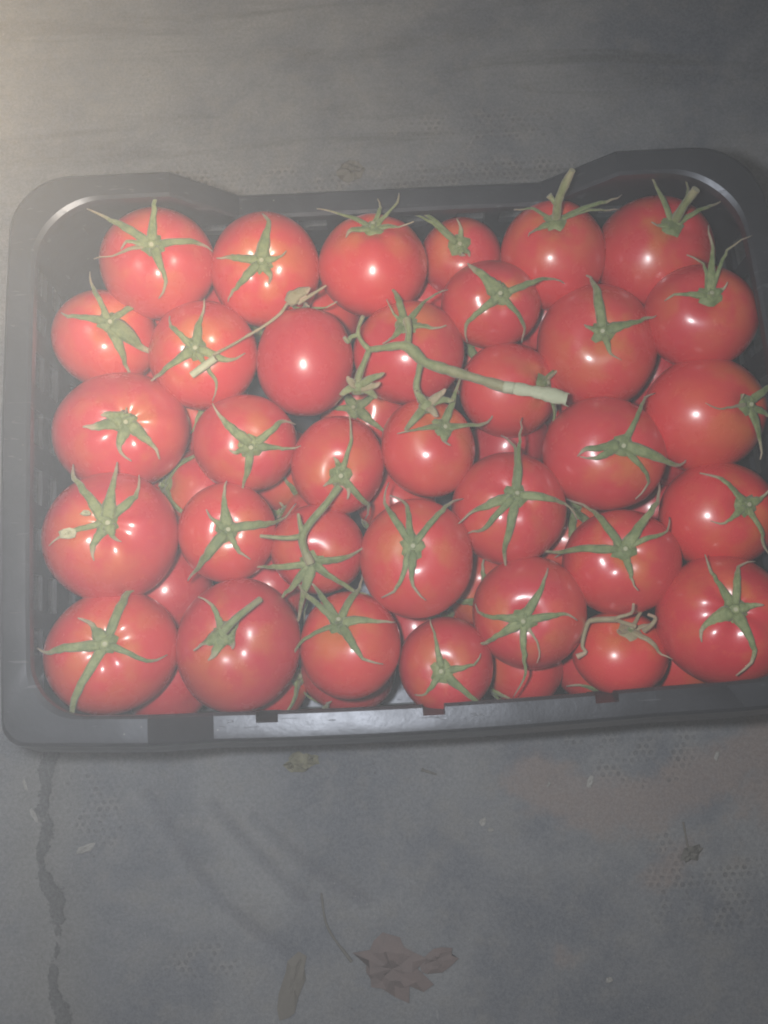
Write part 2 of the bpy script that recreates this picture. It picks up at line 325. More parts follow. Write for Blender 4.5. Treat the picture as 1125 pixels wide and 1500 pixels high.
# ------------------------------------------------------------------ measured layout (millimetres for fruit and vines, metres for the ground)
# tomato: centre, radius, horizontal scale, stalk axis, sepals (azimuth, polar angle, reach beyond the skin, lift in mm, width)
TOM = [
    ((-129.7,111.9,108.0),31.8,(1.026,0.975),(0.106,-0.047,0.993),[(-36,68,0.219,3,1),(-88,64,0.179,6,1),(-174,65,0,2,1),(108,54,0,1,1),(-2,32,0,2,0.8),(13,58,0,1,0.4)]),
    ((-69.8,107.7,102.0),31.7,(0.994,1.006),(0.023,-0.247,0.969),[(-98,56,0,1,1.2),(-16,47,0,0,1.2),(38,57,0,1,1),(115,24,0,0,1.1),(-168,25,0,1,0.9)]),
    ((-8.5,107.4,101.1),31.4,(1.0,1.0),(0.026,0.486,0.874),[(-33,51,0.162,3,0.6),(-135,40,0.216,6,0.7),(175,38,0,1,1),(14,34,0,1,1),(-104,33,0.074,5,0.7)]),
    ((44.1,117.8,84.3),23.9,(1.0,1.0),(-0.14,-0.079,0.987),[(-45,71,0.495,4,0.8),(-38,72,0.569,6,0.6),(97,19,0,1,1.2),(133,24,0,1,1),(-101,28,0,2,0.9)]),
    ((95.8,110.0,97.7),31.2,(0.967,1.034),(-0.085,0.315,0.945),[(-33,53,0,3,0.6),(-160,59,0.432,5,0.8),(-166,64,0.306,3,0.6),(25,35,0,0,0.8)]),
    ((155.5,108.7,93.3),35.0,(1.0,1.0),(0.085,0.149,0.985),[(-82,55,0.11,8,0.8),(-112,48,0.109,6,0.8),(-156,51,0.147,4,0.8),(9,22,0,0,0.8)]),
    ((-163.1,74.5,92.9),29.0,(1.036,0.965),(0.321,0.03,0.947),[(148,62,0,1,1.8),(109,70,0,0,1.2),(-6,57,0,1,1),(-68,60,0,6,0.8),(-136,69,0.069,1,0.8)]),
    ((-106.2,59.1,100.0),30.6,(1.006,0.994),(-0.018,-0.189,0.982),[(-110,47,0,1,1),(-44,49,0,2,0.8),(29,66,0,1,1.1),(117,58,0,0,0.8),(165,54,0,1,1)]),
    ((-49.5,52.2,100.0),30.4,(0.897,1.115),(0.058,0.983,0.173),[(14,28,0,2,0.8),(78,34,0,2,0.8),(143,31,0,2,0.8),(223,36,0,2,0.8),(292,29,0,2,0.8)]),
    ((9.0,54.8,100.4),30.8,(1.013,0.987),(-0.081,0.309,0.948),[(-78,49,0.141,6,0.9),(-137,60,0.065,6,0.6),(163,39,0,2,1),(46,34,0,1,0.8),(-47,21,0,5,0.6)]),
    ((56.8,79.7,103.2),26.2,(1.063,0.941),(0.103,-0.161,0.982),[(-51,56,0,1,1.7),(-160,69,0.399,3,0.8),(46,74,0,0,0.9),(125,72,0,1,0.8)]),
    ((115.8,53.7,97.1),34.8,(0.983,1.017),(-0.109,-0.063,0.992),[(-89,71,0.057,3,1.2),(-161,53,0,3,1.1),(104,29,0,0,0.8),(-24,20,0,0,1)]),
    ((170.6,62.2,114.0),30.0,(1.014,0.987),(-0.113,0.085,0.99),[(-82,45,0,5,0.7),(-101,59,0.277,6,0.9),(-117,58,0.277,7,0.6),(-7,47,0,1,0.7),(-162,20,0,1,1)]),
    ((64.7,32.3,92.5),28.7,(1.071,0.934),(0.697,-0.097,0.71),[(-118,42,0.042,4,0.8),(115,73,0.283,3,0.8),(-126,39,0.246,6,0.5)]),
    ((-153.1,17.9,97.6),35.2,(1.088,0.919),(0.312,-0.082,0.947),[(19,36,0,1,2),(-81,11,0,1,1.8),(81,38,0,1,1.4),(132,44,0,1,1.2),(-18,23,0,1,1.8)]),
    ((-84.2,6.9,100.0),27.9,(1.042,0.96),(0.232,-0.316,0.92),[(-51,55,0,3,1.2),(-143,63,0,2,0.9),(177,49,0,1,0.8),(79,62,0,1,0.9),(25,25,0,0,1.1)]),
    ((-33.8,-8.2,100.0),26.7,(0.959,1.043),(0.085,-0.422,0.902),[(-107,60,0,3,0.7),(131,76,0.057,3,0.9),(-71,24,0,1,1.1),(29,23,0,0,1.2),(119,24,0,0,1.4)]),
    ((16.4,-1.1,100.0),27.4,(0.966,1.035),(0.339,0.256,0.906),[(-175,57,0.343,2,0.8),(4,55,0,2,0.7),(78,26,0,0,1.3),(-112,50,0.434,6,0.9)]),
    ((113.3,-9.6,101.1),32.7,(1.03,0.971),(0.11,-0.078,0.991),[(0,45,0,1,1.2),(18,39,0,1,1),(-121,68,0.153,2,0.8),(163,69,0.142,4,1.1),(122,62,0,1,0.8)]),
    ((169.6,9.3,104.0),33.4,(1.043,0.959),(0.498,-0.083,0.863),[(13,47,0,3,0.4),(120,48,0,4,1),(-134,40,0.136,4,1),(149,30,0,5,1),(-17,16,0,2,0.7)]),
    ((-156.2,-42.9,107.7),35.4,(1.038,0.963),(0.185,0.098,0.978),[(-58,71,0.041,3,1.1),(-97,55,0,3,1.2),(-126,50,0,2,1.1),(15,51,0,1,0.8),(70,36,0,0,1.2),(113,22,0,0,1.2)]),
    ((-95.5,-42.3,100.0),26.9,(0.979,1.021),(0.15,-0.1,0.984),[(-88,51,0,2,1.1),(-167,86,0.12,3,1),(49,90,0.053,1,1),(122,40,0,0,0.9),(-33,28,0,1,1)]),
    ((-47.0,-53.4,94.0),25.5,(1.03,0.971),(-0.104,-0.447,0.888),[(8,74,0.274,3,0.8),(45,66,0.428,2,0.9),(74,65,0.593,2,1),(-174,68,0,3,0.9),(136,80,0.465,4,0.9)]),
    ((6.1,-62.7,106.0),31.3,(0.983,1.018),(-0.111,0.096,0.989),[(-60,73,0.116,4,0.8),(-83,66,0,1,0.8),(-128,78,0.089,5,0.8),(59,57,0,1,0.8),(93,50,0,2,0.9)]),
    ((58.7,-36.8,98.0),31.4,(1.0,1.0),(0.018,0.077,0.997),[(-102,69,0.412,5,0.8),(-94,71,0.075,4,0.7),(12,59,0,2,1.1),(36,63,0,2,0.9),(76,87,0,2,0.9),(173,71,0,2,0.9)]),
    ((117.1,-70.0,100.4),30.1,(1.039,0.963),(-0.173,0.14,0.975),[(-63,75,0.168,5,0.9),(-128,72,0.256,6,1.2),(-5,90,0.175,5,0.8),(-151,62,0,4,0.6),(95,41,0,1,0.9)]),
    ((172.1,-47.3,101.8),30.9,(1.046,0.956),(0.211,0.035,0.977),[(-53,53,0,1,0.8),(34,42,0,0,0.8),(110,58,0,2,0.8),(-151,24,0,2,1)]),
    ((-156.9,-103.5,103.6),33.9,(1.034,0.967),(0.12,0.102,0.988),[(-115,82,0.063,4,1),(11,63,0,3,1.1),(66,90,0.115,4,1),(159,58,0,2,0.8),(-62,26,0,2,1.6)]),
    ((-91.1,-103.3,98.0),34.7,(0.963,1.038),(-0.101,0.158,0.982),[(-62,33,0,3,0.8),(22,25,0,1,1.5),(65,25,0,1,1.6),(130,17,0,0,1.6),(-144,18,0,1,1.6)]),
    ((-31.7,-106.5,98.5),28.3,(0.962,1.04),(-0.202,0.425,0.883),[(-43,56,0.358,4,0.9),(-112,66,0.028,3,0.9),(-173,66,0,1,0.9),(128,64,0,1,0.9),(23,83,0.102,2,0.6),(-63,55,0.261,4,0.9)]),
    ((19.1,-119.9,92.0),25.9,(0.993,1.007),(-0.146,-0.147,0.978),[(-79,61,0,1,0.7),(-169,50,0,2,0.8),(129,84,0.042,2,0.9),(44,48,0,0,0.6)]),
    ((65.4,-94.1,98.0),30.6,(1.0,1.0),(-0.266,-0.205,0.942),[(-119,61,0,1,0.9),(-13,62,0,1,0.9),(179,55,0,1,0.8),(30,68,0,1,1),(79,77,0.217,3,0.7),(107,42,0,1,0.4)]),
    ((114.3,-118.0,89.8),25.0,(1.047,0.955),(0.09,0.548,0.831),[(-133,48,0.082,6,0.5),(126,57,0,1,0.8),(18,22,0,4,0.5),(-168,42,0,6,0.6)]),
    ((166.0,-104.4,108.7),34.9,(1.034,0.968),(-0.142,0.138,0.98),[(-69,50,0,2,0.9),(-104,53,0,1,0.9),(-179,24,0,1,1),(30,42,0,0,1.5),(100,57,0,0,1.1)]),
    ((-117.6,-10.7,55.0),27.3,(1.0,1.0),(-0.762,0.115,0.638),[(-14,59,0,1,1),(83,57,0,1,1),(133,68,0,1,1),(229,74,0,1,1),(300,56,0,1,1)]),
    ((-137.2,-68.3,53.9),27.9,(1.0,1.0),(-0.842,0.484,-0.237),[(-2,63,0,1,1),(66,66,0,1,1),(141,73,0,1,1),(207,64,0,1,1),(275,49,0,1,1)]),
    ((-71.7,2.6,49.5),27.4,(1.0,1.0),(0.625,-0.771,0.127),[(-5,73,0,1,1),(83,55,0,1,1),(135,51,0,1,1),(205,60,0,1,1),(290,64,0,1,1)]),
    ((68.1,8.7,54.0),27.5,(1.0,1.0),(-0.821,0.545,-0.168),[(14,72,0,1,1),(57,59,0,1,1),(143,65,0,1,1),(204,59,0,1,1),(284,51,0,1,1)]),
    ((156.9,49.8,55.5),27.1,(1.0,1.0),(0.868,-0.186,-0.46),[(4,58,0,1,1),(71,55,0,1,1),(158,50,0,1,1),(230,51,0,1,1),(297,73,0,1,1)]),
    ((-17.2,34.5,54.0),27.5,(1.0,1.0),(-0.247,-0.137,0.959),[(-10,46,0,1,1),(65,72,0,1,1),(138,61,0,1,1),(203,69,0,1,1),(301,53,0,1,1)]),
    ((98.4,-47.1,54.0),28.9,(1.0,1.0),(0.008,0.452,0.892),[(-13,57,0,1,1),(76,59,0,1,1),(131,73,0,1,1),(226,72,0,1,1),(277,56,0,1,1)]),
    ((153.5,-32.5,37.3),28.7,(1.0,1.0),(0.655,0.511,-0.557),[(-10,56,0,1,1),(84,71,0,1,1),(132,72,0,1,1),(209,52,0,1,1),(302,47,0,1,1)]),
    ((-34.8,-116.5,55.4),29.0,(1.0,1.0),(-0.507,-0.825,-0.25),[(-3,60,0,1,1),(61,47,0,1,1),(158,66,0,1,1),(211,60,0,1,1),(301,66,0,1,1)]),
    ((65.6,-120.7,59.7),24.8,(1.0,1.0),(-0.957,-0.287,-0.043),[(1,59,0,1,1),(82,55,0,1,1),(145,64,0,1,1),(222,62,0,1,1),(290,63,0,1,1)]),
    ((-137.0,-117.9,58.1),27.6,(1.0,1.0),(-0.623,0.609,-0.491),[(2,56,0,1,1),(82,59,0,1,1),(133,48,0,1,1),(224,65,0,1,1),(295,59,0,1,1)]),
    ((47.2,-74.1,54.3),26.7,(1.0,1.0),(-0.002,-0.441,0.898),[(1,62,0,1,1),(80,47,0,1,1),(147,49,0,1,1),(216,65,0,1,1),(278,54,0,1,1)]),
    ((-1.6,-21.2,54.0),24.4,(1.0,1.0),(-0.377,-0.917,-0.129),[(-14,67,0,1,1),(79,50,0,1,1),(154,53,0,1,1),(211,53,0,1,1),(280,57,0,1,1)]),
    ((108.2,-120.8,52.2),24.7,(1.0,1.0),(0.271,-0.75,0.603),[(5,63,0,1,1),(78,45,0,1,1),(150,53,0,1,1),(222,60,0,1,1),(274,71,0,1,1)]),
    ((7.5,-96.7,51.7),25.7,(1.0,1.0),(0.701,0.068,0.71),[(-14,55,0,1,1),(61,67,0,1,1),(151,62,0,1,1),(227,60,0,1,1),(292,63,0,1,1)]),
    ((158.0,-75.6,56.1),26.0,(1.0,1.0),(0.666,0.634,0.393),[(-5,74,0,1,1),(75,69,0,1,1),(154,55,0,1,1),(202,64,0,1,1),(301,68,0,1,1)]),
    ((-51.0,-35.7,57.9),24.2,(1.0,1.0),(-0.872,0.457,0.178),[(-102,14,0.025,1,1),(92,2,0.344,1,1.2),(145,25,0,1,1)]),
    ((-81.0,-69.1,53.5),26.7,(1.0,1.0),(0.829,0.183,-0.528),[(5,73,0,1,1),(85,52,0,1,1),(157,73,0,1,1),(222,51,0,1,1),(280,61,0,1,1)]),
    ((156.9,-120.6,58.3),24.9,(1.0,1.0),(0.694,-0.575,0.433),[(-6,70,0,1,1),(79,56,0,1,1),(129,67,0,1,1),(229,56,0,1,1),(281,72,0,1,1)]),
    ((50.1,67.4,54.1),25.6,(1.0,1.0),(-0.262,-0.043,0.964),[(-15,46,0,1,1),(67,72,0,1,1),(129,65,0,1,1),(226,54,0,1,1),(302,64,0,1,1)]),
    ((-114.3,41.7,54.0),27.9,(1.0,1.0),(0.272,-0.017,0.962),[(-9,57,0,1,1),(70,54,0,1,1),(144,56,0,1,1),(217,53,0,1,1),(291,59,0,1,1)]),
    ((-144.9,107.3,53.8),27.5,(1.0,1.0),(-0.047,0.876,0.48),[(1,74,0,1,1),(57,64,0,1,1),(137,47,0,1,1),(224,63,0,1,1),(297,45,0,1,1)]),
    ((-41.6,94.9,54.0),25.8,(1.0,1.0),(-0.543,0.823,0.168),[(8,72,0,1,1),(69,45,0,1,1),(148,73,0,1,1),(202,50,0,1,1),(283,70,0,1,1)]),
    ((112.0,35.8,52.5),26.5,(1.0,1.0),(0.75,0.166,-0.64),[(-8,46,0,1,1),(59,67,0,1,1),(153,67,0,1,1),(217,48,0,1,1),(302,63,0,1,1)]),
    ((20.7,105.2,51.7),27.9,(1.0,1.0),(-0.161,-0.49,-0.857),[(-12,62,0,1,1),(68,71,0,1,1),(132,61,0,1,1),(229,65,0,1,1),(282,69,0,1,1)]),
    ((97.6,87.8,54.0),27.9,(1.0,1.0),(-0.498,0.811,-0.307),[(-5,72,0,1,1),(81,60,0,1,1),(152,72,0,1,1),(205,65,0,1,1),(279,67,0,1,1)]),
    ((155.9,98.1,46.2),28.1,(1.0,1.0),(-0.683,0.497,0.535),[(-11,53,0,1,1),(61,69,0,1,1),(132,51,0,1,1),(202,59,0,1,1),(275,49,0,1,1)]),
    ((-98.2,97.3,54.2),26.1,(1.0,1.0),(0.856,-0.464,0.225),[(-5,68,0,1,1),(79,56,0,1,1),(143,71,0,1,1),(208,60,0,1,1),(302,73,0,1,1)]),
    ((-159.7,61.4,53.5),24.3,(1.0,1.0),(0.156,0.897,0.414),[(-14,54,0,1,1),(66,60,0,1,1),(129,73,0,1,1),(221,72,0,1,1),(286,52,0,1,1)]),
    ((-160.5,-3.6,56.7),23.5,(1.0,1.0),(-0.159,-0.069,0.985),[(13,50,0,1,1),(68,66,0,1,1),(134,54,0,1,1),(209,70,0,1,1),(289,52,0,1,1)]),
    ((160.3,-0.8,62.6),23.7,(1.0,1.0),(-0.321,0.775,-0.544),[(-8,49,0,1,1),(60,69,0,1,1),(135,50,0,1,1),(208,52,0,1,1),(291,74,0,1,1)]),
    ((-78.4,-123.2,58.8),22.3,(1.0,1.0),(0.856,0.12,0.503),[(9,59,0,1,1),(67,71,0,1,1),(158,46,0,1,1),(223,56,0,1,1),(302,58,0,1,1)]),
]
VINE = {
    'main': [(-13.4,47.4,129.0),(-4.7,46.7,133.0),(4.2,46.6,135.0),(9.1,43.7,135.0),(15.3,37.7,133.0),(25.4,34.5,130.0),(39.9,30.2,127.0),(58.5,23.5,126.0)],
    'cut': [(57.0,24.2,126.5),(70.0,20.7,128.0),(80.4,17.6,129.0),(89.2,14.9,129.0)],
    'armA': [(-13.4,47.4,129.0),(-16.8,51.1,130.0),(-18.8,55.4,131.0),(-18.2,58.8,134.0),(-15.8,62.8,138.0)],
    'armA2': [(-18.8,55.4,131.0),(-22.8,54.1,131.0),(-24.4,51.9,131.0),(-26.4,53.5,133.0)],
    'armB': [(-13.4,47.4,129.0),(-16.3,41.4,127.0),(-19.6,34.7,125.0),(-20.6,28.9,123.0)],
    'armC': [(6.8,46.5,135.0),(8.0,54.8,134.0),(7.4,62.1,132.0)],
    'armD': [(13.6,38.6,133.0),(11.9,32.5,129.0),(10.6,26.0,126.0),(13.1,18.6,125.0)],
    'tw': [(-32.8,-25.3,126.0),(-39.9,-34.3,126.0),(-48.5,-43.6,126.0),(-53.1,-50.4,125.0),(-52.5,-57.1,122.0),(-49.7,-64.5,120.0)],
    'tw2': [(-53.1,-50.4,125.0),(-61.1,-51.2,126.0),(-74.8,-49.4,126.0)],
    'tw3': [(-53.0,-48.6,125.0),(-53.7,-44.8,128.0),(-54.4,-39.4,130.0)],
    'dry': [(-96.4,48.5,129.5),(-86.3,54.2,128.0),(-78.3,59.2,127.0),(-73.1,62.0,127.0),(-66.0,65.9,128.0),(-59.6,71.0,128.0),(-55.7,76.2,128.0),(-50.5,77.5,128.0),(-46.0,80.4,128.0)],
    'dry_tail': [(-50.6,76.4,127.0),(-40.8,82.1,127.0),(-34.8,85.8,127.0)],
    'stub': [(-108.3,38.8,126.8),(-94.9,46.4,130.5)],
    'stem29': [(-92.9,-97.9,137.3),(-85.5,-91.3,138.1),(-75.0,-82.4,130.6)],
    'stem5': [(93.2,119.2,127.0),(92.8,123.2,137.0),(94.9,127.5,147.0),(97.6,131.0,155.0)],
    'stem5b': [(92.3,122.3,135.0),(87.7,126.5,138.0)],
    'stem6': [(158.7,114.3,127.0),(161.2,118.3,136.0),(165.0,122.3,145.0)],
    'loop33': [(117.3,-105.4,115.2),(109.8,-102.7,116.2),(107.1,-100.7,118.0),(114.1,-98.9,122.0),(114.0,-94.8,128.0)],
    'arm33': [(108.8,-101.2,114.0),(97.2,-100.7,110.0),(93.8,-102.9,108.0),(90.5,-113.4,107.0),(92.0,-117.0,107.0),(87.3,-119.2,106.0)],
    'loop33b': [(121.2,-108.1,115.8),(126.0,-105.0,115.0),(127.6,-101.7,117.0),(123.6,-99.9,119.0)],
    'calB': [(-20.6,28.9,123.0)],
    'calBt': [(-31.2,24.3,120.0),(-7.4,29.2,126.0),(-9.6,21.9,118.0),(-26.1,33.2,128.0),(-5.1,32.7,131.0)],
    'calD': [(15.5,16.5,124.0)],
    'calDt': [(2.0,1.8,124.0),(26.6,23.4,129.0),(8.8,23.3,130.0),(21.0,7.4,127.0),(31.3,17.2,124.0)],
    'chip': [(-168.8,-45.7,141.6)],
    'chip2': [(-159.2,-36.1,143.3)],
}
GROUND = {
    'crack': [(-0.2234,-0.1554),(-0.2262,-0.1697),(-0.2285,-0.19),(-0.2258,-0.2063),(-0.2311,-0.22),(-0.2281,-0.2321),(-0.2197,-0.2464),(-0.2183,-0.2621),(-0.2202,-0.2774),(-0.2233,-0.2964),(-0.2139,-0.3158)],
    'crease1': [(-0.1642,-0.1874),(-0.1376,-0.2311),(-0.1174,-0.2559),(-0.0811,-0.2851)],
    'crease2': [(-0.1244,-0.1957),(-0.0999,-0.2252),(-0.0718,-0.2545)],
    'crease3': [(-0.0994,-0.2051),(-0.0669,-0.235),(-0.0325,-0.2586)],
    'petal': [(-0.2074,-0.2193),(-0.1974,-0.2151)],
    'moss': [(-0.0687,-0.1733)],
    'leaf': [(-0.018,-0.2963)],
    'leaf2': [(-0.0776,-0.3006)],
    'twig': [(-0.0592,-0.2512),(-0.0559,-0.271),(-0.0424,-0.2911)],
    'twig2': [(0.0066,-0.1815),(0.0158,-0.1849)],
    'sprig': [(0.1686,-0.2399)],
    'straw': [(0.1668,-0.2216),(0.168,-0.2378)],
    'rag': [(-0.0179,0.226)],
    'leaf3': [(0.0089,-0.2931)],
    'dirt1': [(0.075,-0.1901),(0.1034,-0.206),(0.1455,-0.2103),(0.1902,-0.1922),(0.2242,-0.1775)],
    'dirt2': [(0.1636,-0.2396),(0.1451,-0.2545)],
    'corners': [(-0.265,0.3725),(0.2905,0.3456),(-0.2522,-0.3137),(0.2038,-0.339),(-0.0084,-0.0172)],
    'speck': [(0.1118,-0.1942),(0.0426,-0.2149),(0.0473,-0.22),(0.1125,-0.3104),(0.0853,-0.1948),(-0.2396,-0.1772),(-0.2335,-0.1958),(0.1922,-0.1828),(0.0434,-0.1552)],
    'hexp': [(0.1485,-0.1817),(0.1943,-0.2651),(0.0414,0.2179),(0.0942,0.2205),(0.0727,0.2556),(-0.2042,-0.1873),(-0.1958,-0.1959),(0.1288,-0.164),(0.1622,-0.2515),(-0.1304,-0.2901),(-0.0586,0.2218),(-0.144,0.2246)],
}
LABELS = [
    'tomato in the crate corner between plain long wall and slotted short wall, spidery curled sepals',
    'tomato at the plain long wall beside the corner one, broad flat dark sepals',
    'tomato at middle of the plain long wall, sepals sticking up behind its smooth side',
    'small tomato wedged between two bigger ones at the plain long wall',
    'tomato at the plain long wall with a tall green stalk standing up',
    'tomato in the unslotted wall corner with a thick stalk stub among upright sepals',
    'tomato by the slotted short wall, next after the corner, with a wide drooping sepal',
    'tomato with a pale cut stalk lying on it and a withered tendril starting there',
    'egg-shaped smooth tomato on its side with no sepals on top',
    'tomato lying under the forked green vine, joined to it by a side branch',
    'tomato with wide dark sepals between the small wedged one and the cut vine',
    'large dark red tomato just beyond the pale cut end, three stubby sepals',
    'tomato by the unslotted wall with a crown of upright sepals, next to the corner',
    'tomato lying under the pale cut end of the vine',
    'broad tomato midway along the slotted short wall with short flattened sepals',
    'tomato with thick crossed sepals between the broad one and the vine twig one',
    'tomato where the thin vine twig begins, ragged torn calyx',
    'tomato touching the hanging end of the forked vine, long sepal upright beside it',
    'large orange-tinged tomato with sideways sepals, beside the cut vine end',
    'tomato on its side against the unslotted wall, calyx facing that wall',
    'biggest tomato at the slotted wall, pale crumbly flake beside its sepals',
    'small tomato with five straight sepals next to the biggest flaked one',
    'tomato under the thin vine twig with a wide star of long sepals',
    'round tomato with sepals curled upward like a claw, amid the pile',
    'tomato with six long sepals, two of them pointing up to the vine',
    'tomato with a raised thick Y of pale sepals, inward from the unslotted wall',
    'tomato at the unslotted wall with thin limp sepals turned to the wall',
    'tomato in the corner of slotted wall and notched rim, one sepal over the rim',
    'tall tomato at the notched rim with crumpled leafy calyx and blunt stalk',
    'tomato at the notched rim with neat six-pointed star and curled tips',
    'small yellowish-red tomato at the middle notch with three thin sepals',
    'tomato with orange patch and thin straight star, one row in from notched rim',
    'small tomato at the notched rim with a dried curly brown calyx',
    'large tomato in the corner of unslotted wall and notched rim, broad dark sepals',
    # lower layer, the ones that show between the others
    'orange-red lower tomato showing beside the small five-sepal one, next to the broad one',
    'lower tomato in the gap between the biggest flaked one and the tall rim tomato',
    'lower tomato in the gap below the thick crossed sepals',
    'lower tomato showing under the pale cut vine end tomato, above the six long sepals',
    'pale-lit lower tomato peeping between the large dark red one and the unslotted wall',
    'dark lower tomato below the egg-shaped smooth one and the forked vine',
    'lower tomato between the six-sepal tomato and the raised Y of pale sepals',
    'lower tomato between the orange-tinged tomato and the limp-sepal one',
    'lower tomato showing along the notched rim beneath the six-pointed star tomato',
    'lower tomato at the notched rim beneath the thin straight star one',
    'orange lower tomato at the notched rim between corner tomato and tall tomato',
    'lower tomato in the gap between the claw-like sepals and the orange-patched one',
    'dark lower tomato in the gap above the claw-like sepals',
    'lower tomato at the rim between the thin straight star and dried calyx tomatoes',
    'lower tomato between the claw-sepal tomato and the small yellowish-red one',
    'lower tomato glimpsed beside the raised Y sepals towards the rim corner',
]
LOWER_LABEL = 'tomato in the lower layer, mostly hidden beneath the other tomatoes'

# ------------------------------------------------------------------ the ground: a worn grey mat
def seg_dist(X, Y, pts):
    best = np.full(X.shape, 9.0)
    for (x0, y0), (x1, y1) in zip(pts[:-1], pts[1:]):
        dx, dy = x1 - x0, y1 - y0
        t = np.clip(((X - x0) * dx + (Y - y0) * dy) / (dx * dx + dy * dy), 0, 1)
        best = np.minimum(best, np.hypot(X - x0 - t * dx, Y - y0 - t * dy))
    return best

def axis(lo, hi, step, far):
    a = list(np.arange(lo, hi + 1e-9, step))
    s, x = step, a[-1]
    out_hi, out_lo = [], []
    while x < far:
        s *= 1.35; x += s; out_hi.append(x)
    s, x = step, a[0]
    while x > -far:
        s *= 1.35; x -= s; out_lo.append(x)
    return np.array(out_lo[::-1] + a + out_hi)

gx, gy = axis(-0.34, 0.36, 0.003, 1.3), axis(-0.42, 0.46, 0.003, 1.3)
X, Y = np.meshgrid(gx, gy)
crack_pts = GROUND['crack']
crack_pts = crack_pts + [(-0.205, -0.36), (-0.215, -0.45)]
crack = seg_dist(X, Y, crack_pts)
crease = np.zeros_like(X)
for name in ('crease1', 'crease2', 'crease3'):
    crease = np.maximum(crease, np.exp(-(seg_dist(X, Y, GROUND[name]) / 0.0055) ** 2))
dirt = np.exp(-(seg_dist(X, Y, GROUND['dirt1']) / 0.022) ** 2)
dirt = np.maximum(dirt, 0.7 * np.exp(-(seg_dist(X, Y, GROUND['dirt2']) / 0.016) ** 2))
for (cx, cy), rr_, a_ in (((-0.018, -0.297), 0.018, 0.7), ((0.085, -0.295), 0.012, 0.6), ((0.225, -0.20), 0.05, 0.8)):
    dirt = np.maximum(dirt, a_ * np.exp(-((X - cx) ** 2 + (Y - cy) ** 2) / rr_ ** 2))
hexm = np.zeros_like(X)
for i, (cx, cy) in enumerate(GROUND['hexp']):
    sx, sy = ((0.05, 0.022), (0.035, 0.03), (0.07, 0.018), (0.06, 0.016), (0.08, 0.016), (0.03, 0.02), (0.02, 0.03), (0.05, 0.018), (0.03, 0.03), (0.03, 0.02), (0.08, 0.014), (0.05, 0.014))[i]
    hexm = np.maximum(hexm, np.exp(-((X - cx) / sx) ** 2 - ((Y - cy) / sy) ** 2))
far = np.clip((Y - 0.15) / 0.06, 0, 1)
Z = np.zeros_like(X)
flat = X.ravel()
zz = [0.0035 * noise.noise(Vector((x * 4.0, y * 6.0, 0.3))) + 0.0012 * noise.noise(Vector((x * 17, y * 26, 1.7))) for x, y in zip(X.ravel(), Y.ravel())]
Z = np.array(zz).reshape(X.shape)
under = np.clip(np.maximum(np.abs(X) - 0.20, np.abs(Y) - 0.15) / 0.03, 0, 1)     # pressed flat below the crate
Z = (Z - 0.003) * under - 0.0016 * crease - 0.0012 * np.exp(-(crack / 0.004) ** 2) - 0.001
ny_, nx_ = X.shape
idx = np.arange(ny_ * nx_).reshape(ny_, nx_)
quads = np.stack([idx[:-1, :-1], idx[:-1, 1:], idx[1:, 1:], idx[1:, :-1]], -1).reshape(-1, 4)
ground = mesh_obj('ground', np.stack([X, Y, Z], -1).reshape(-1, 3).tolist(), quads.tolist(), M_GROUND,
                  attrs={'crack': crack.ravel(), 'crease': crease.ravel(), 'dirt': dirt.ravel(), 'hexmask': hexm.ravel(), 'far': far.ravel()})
tag(ground, 'worn grey mat with a faint hexagonal pattern, dirt and a dark crack', kind='structure')

def ground_z(x, y):
    i = min(max(int(np.searchsorted(gx, x)), 0), nx_ - 1)
    j = min(max(int(np.searchsorted(gy, y)), 0), ny_ - 1)
    return float(Z[j, i])

# ------------------------------------------------------------------ the crate
LOW, HIGH = 0.112, 0.141
def rim_height(side, c):
    """height of the rim: low along the middle of the long sides, high at the corners and short sides"""
    if side == 'front':
        if c < -0.130 or c > 0.156: return HIGH
        if c < -0.103: return LOW + (HIGH - LOW) * ((-0.103 - c) / 0.027)
        if c > 0.122: return LOW + (HIGH - LOW) * ((c - 0.122) / 0.034)
        return LOW
    if side == 'back':
        if c < -0.116 or c > 0.126: return HIGH
        if c < -0.0825: return LOW + (HIGH - LOW) * ((-0.0825 - c) / 0.0335)
        if c > 0.089: return LOW + (HIGH - LOW) * ((c - 0.089) / 0.037)
        return LOW
    return HIGH

A_, B_ = 0.200, 0.147
RCS = {'corner_fl': 0.010, 'corner_fr': 0.010, 'corner_bl': 0.030, 'corner_br': 0.030}
def bowed(x, y):
    wy, wx = abs(y) / B_, abs(x) / A_
    if y < 0: y -= 0.0068 * max(0, 1 - (x / A_) ** 2) * wy
    else: y += 0.0025 * wy
    if x > 0: x += (0.010 * max(0, 1 - (y / B_) ** 2) + 0.0075 * max(0, -y / B_)) * wx ** 2
    else: x -= 0.003 * max(0, 1 - (y / B_) ** 2) * wx ** 2
    return x, y

NOTCH = [(-0.0813, -0.0702), (0.0045, 0.0157), (0.0922, 0.1036)]
def side_coords(lo, hi, side):
    base = list(np.linspace(lo, hi, 41))
    if side == 'front':
        base += [-0.130, -0.1302, -0.103, -0.1028, 0.122, 0.1218, 0.156, 0.1562]
        for a, b in NOTCH: base += [a - 1e-4, a + 1e-4, b - 1e-4, b + 1e-4]
    if side == 'back':
        base += [-0.116, -0.1162, -0.0825, -0.0823, 0.089, 0.0888, 0.126, 0.1262]
    return sorted(set(round(v, 5) for v in base))

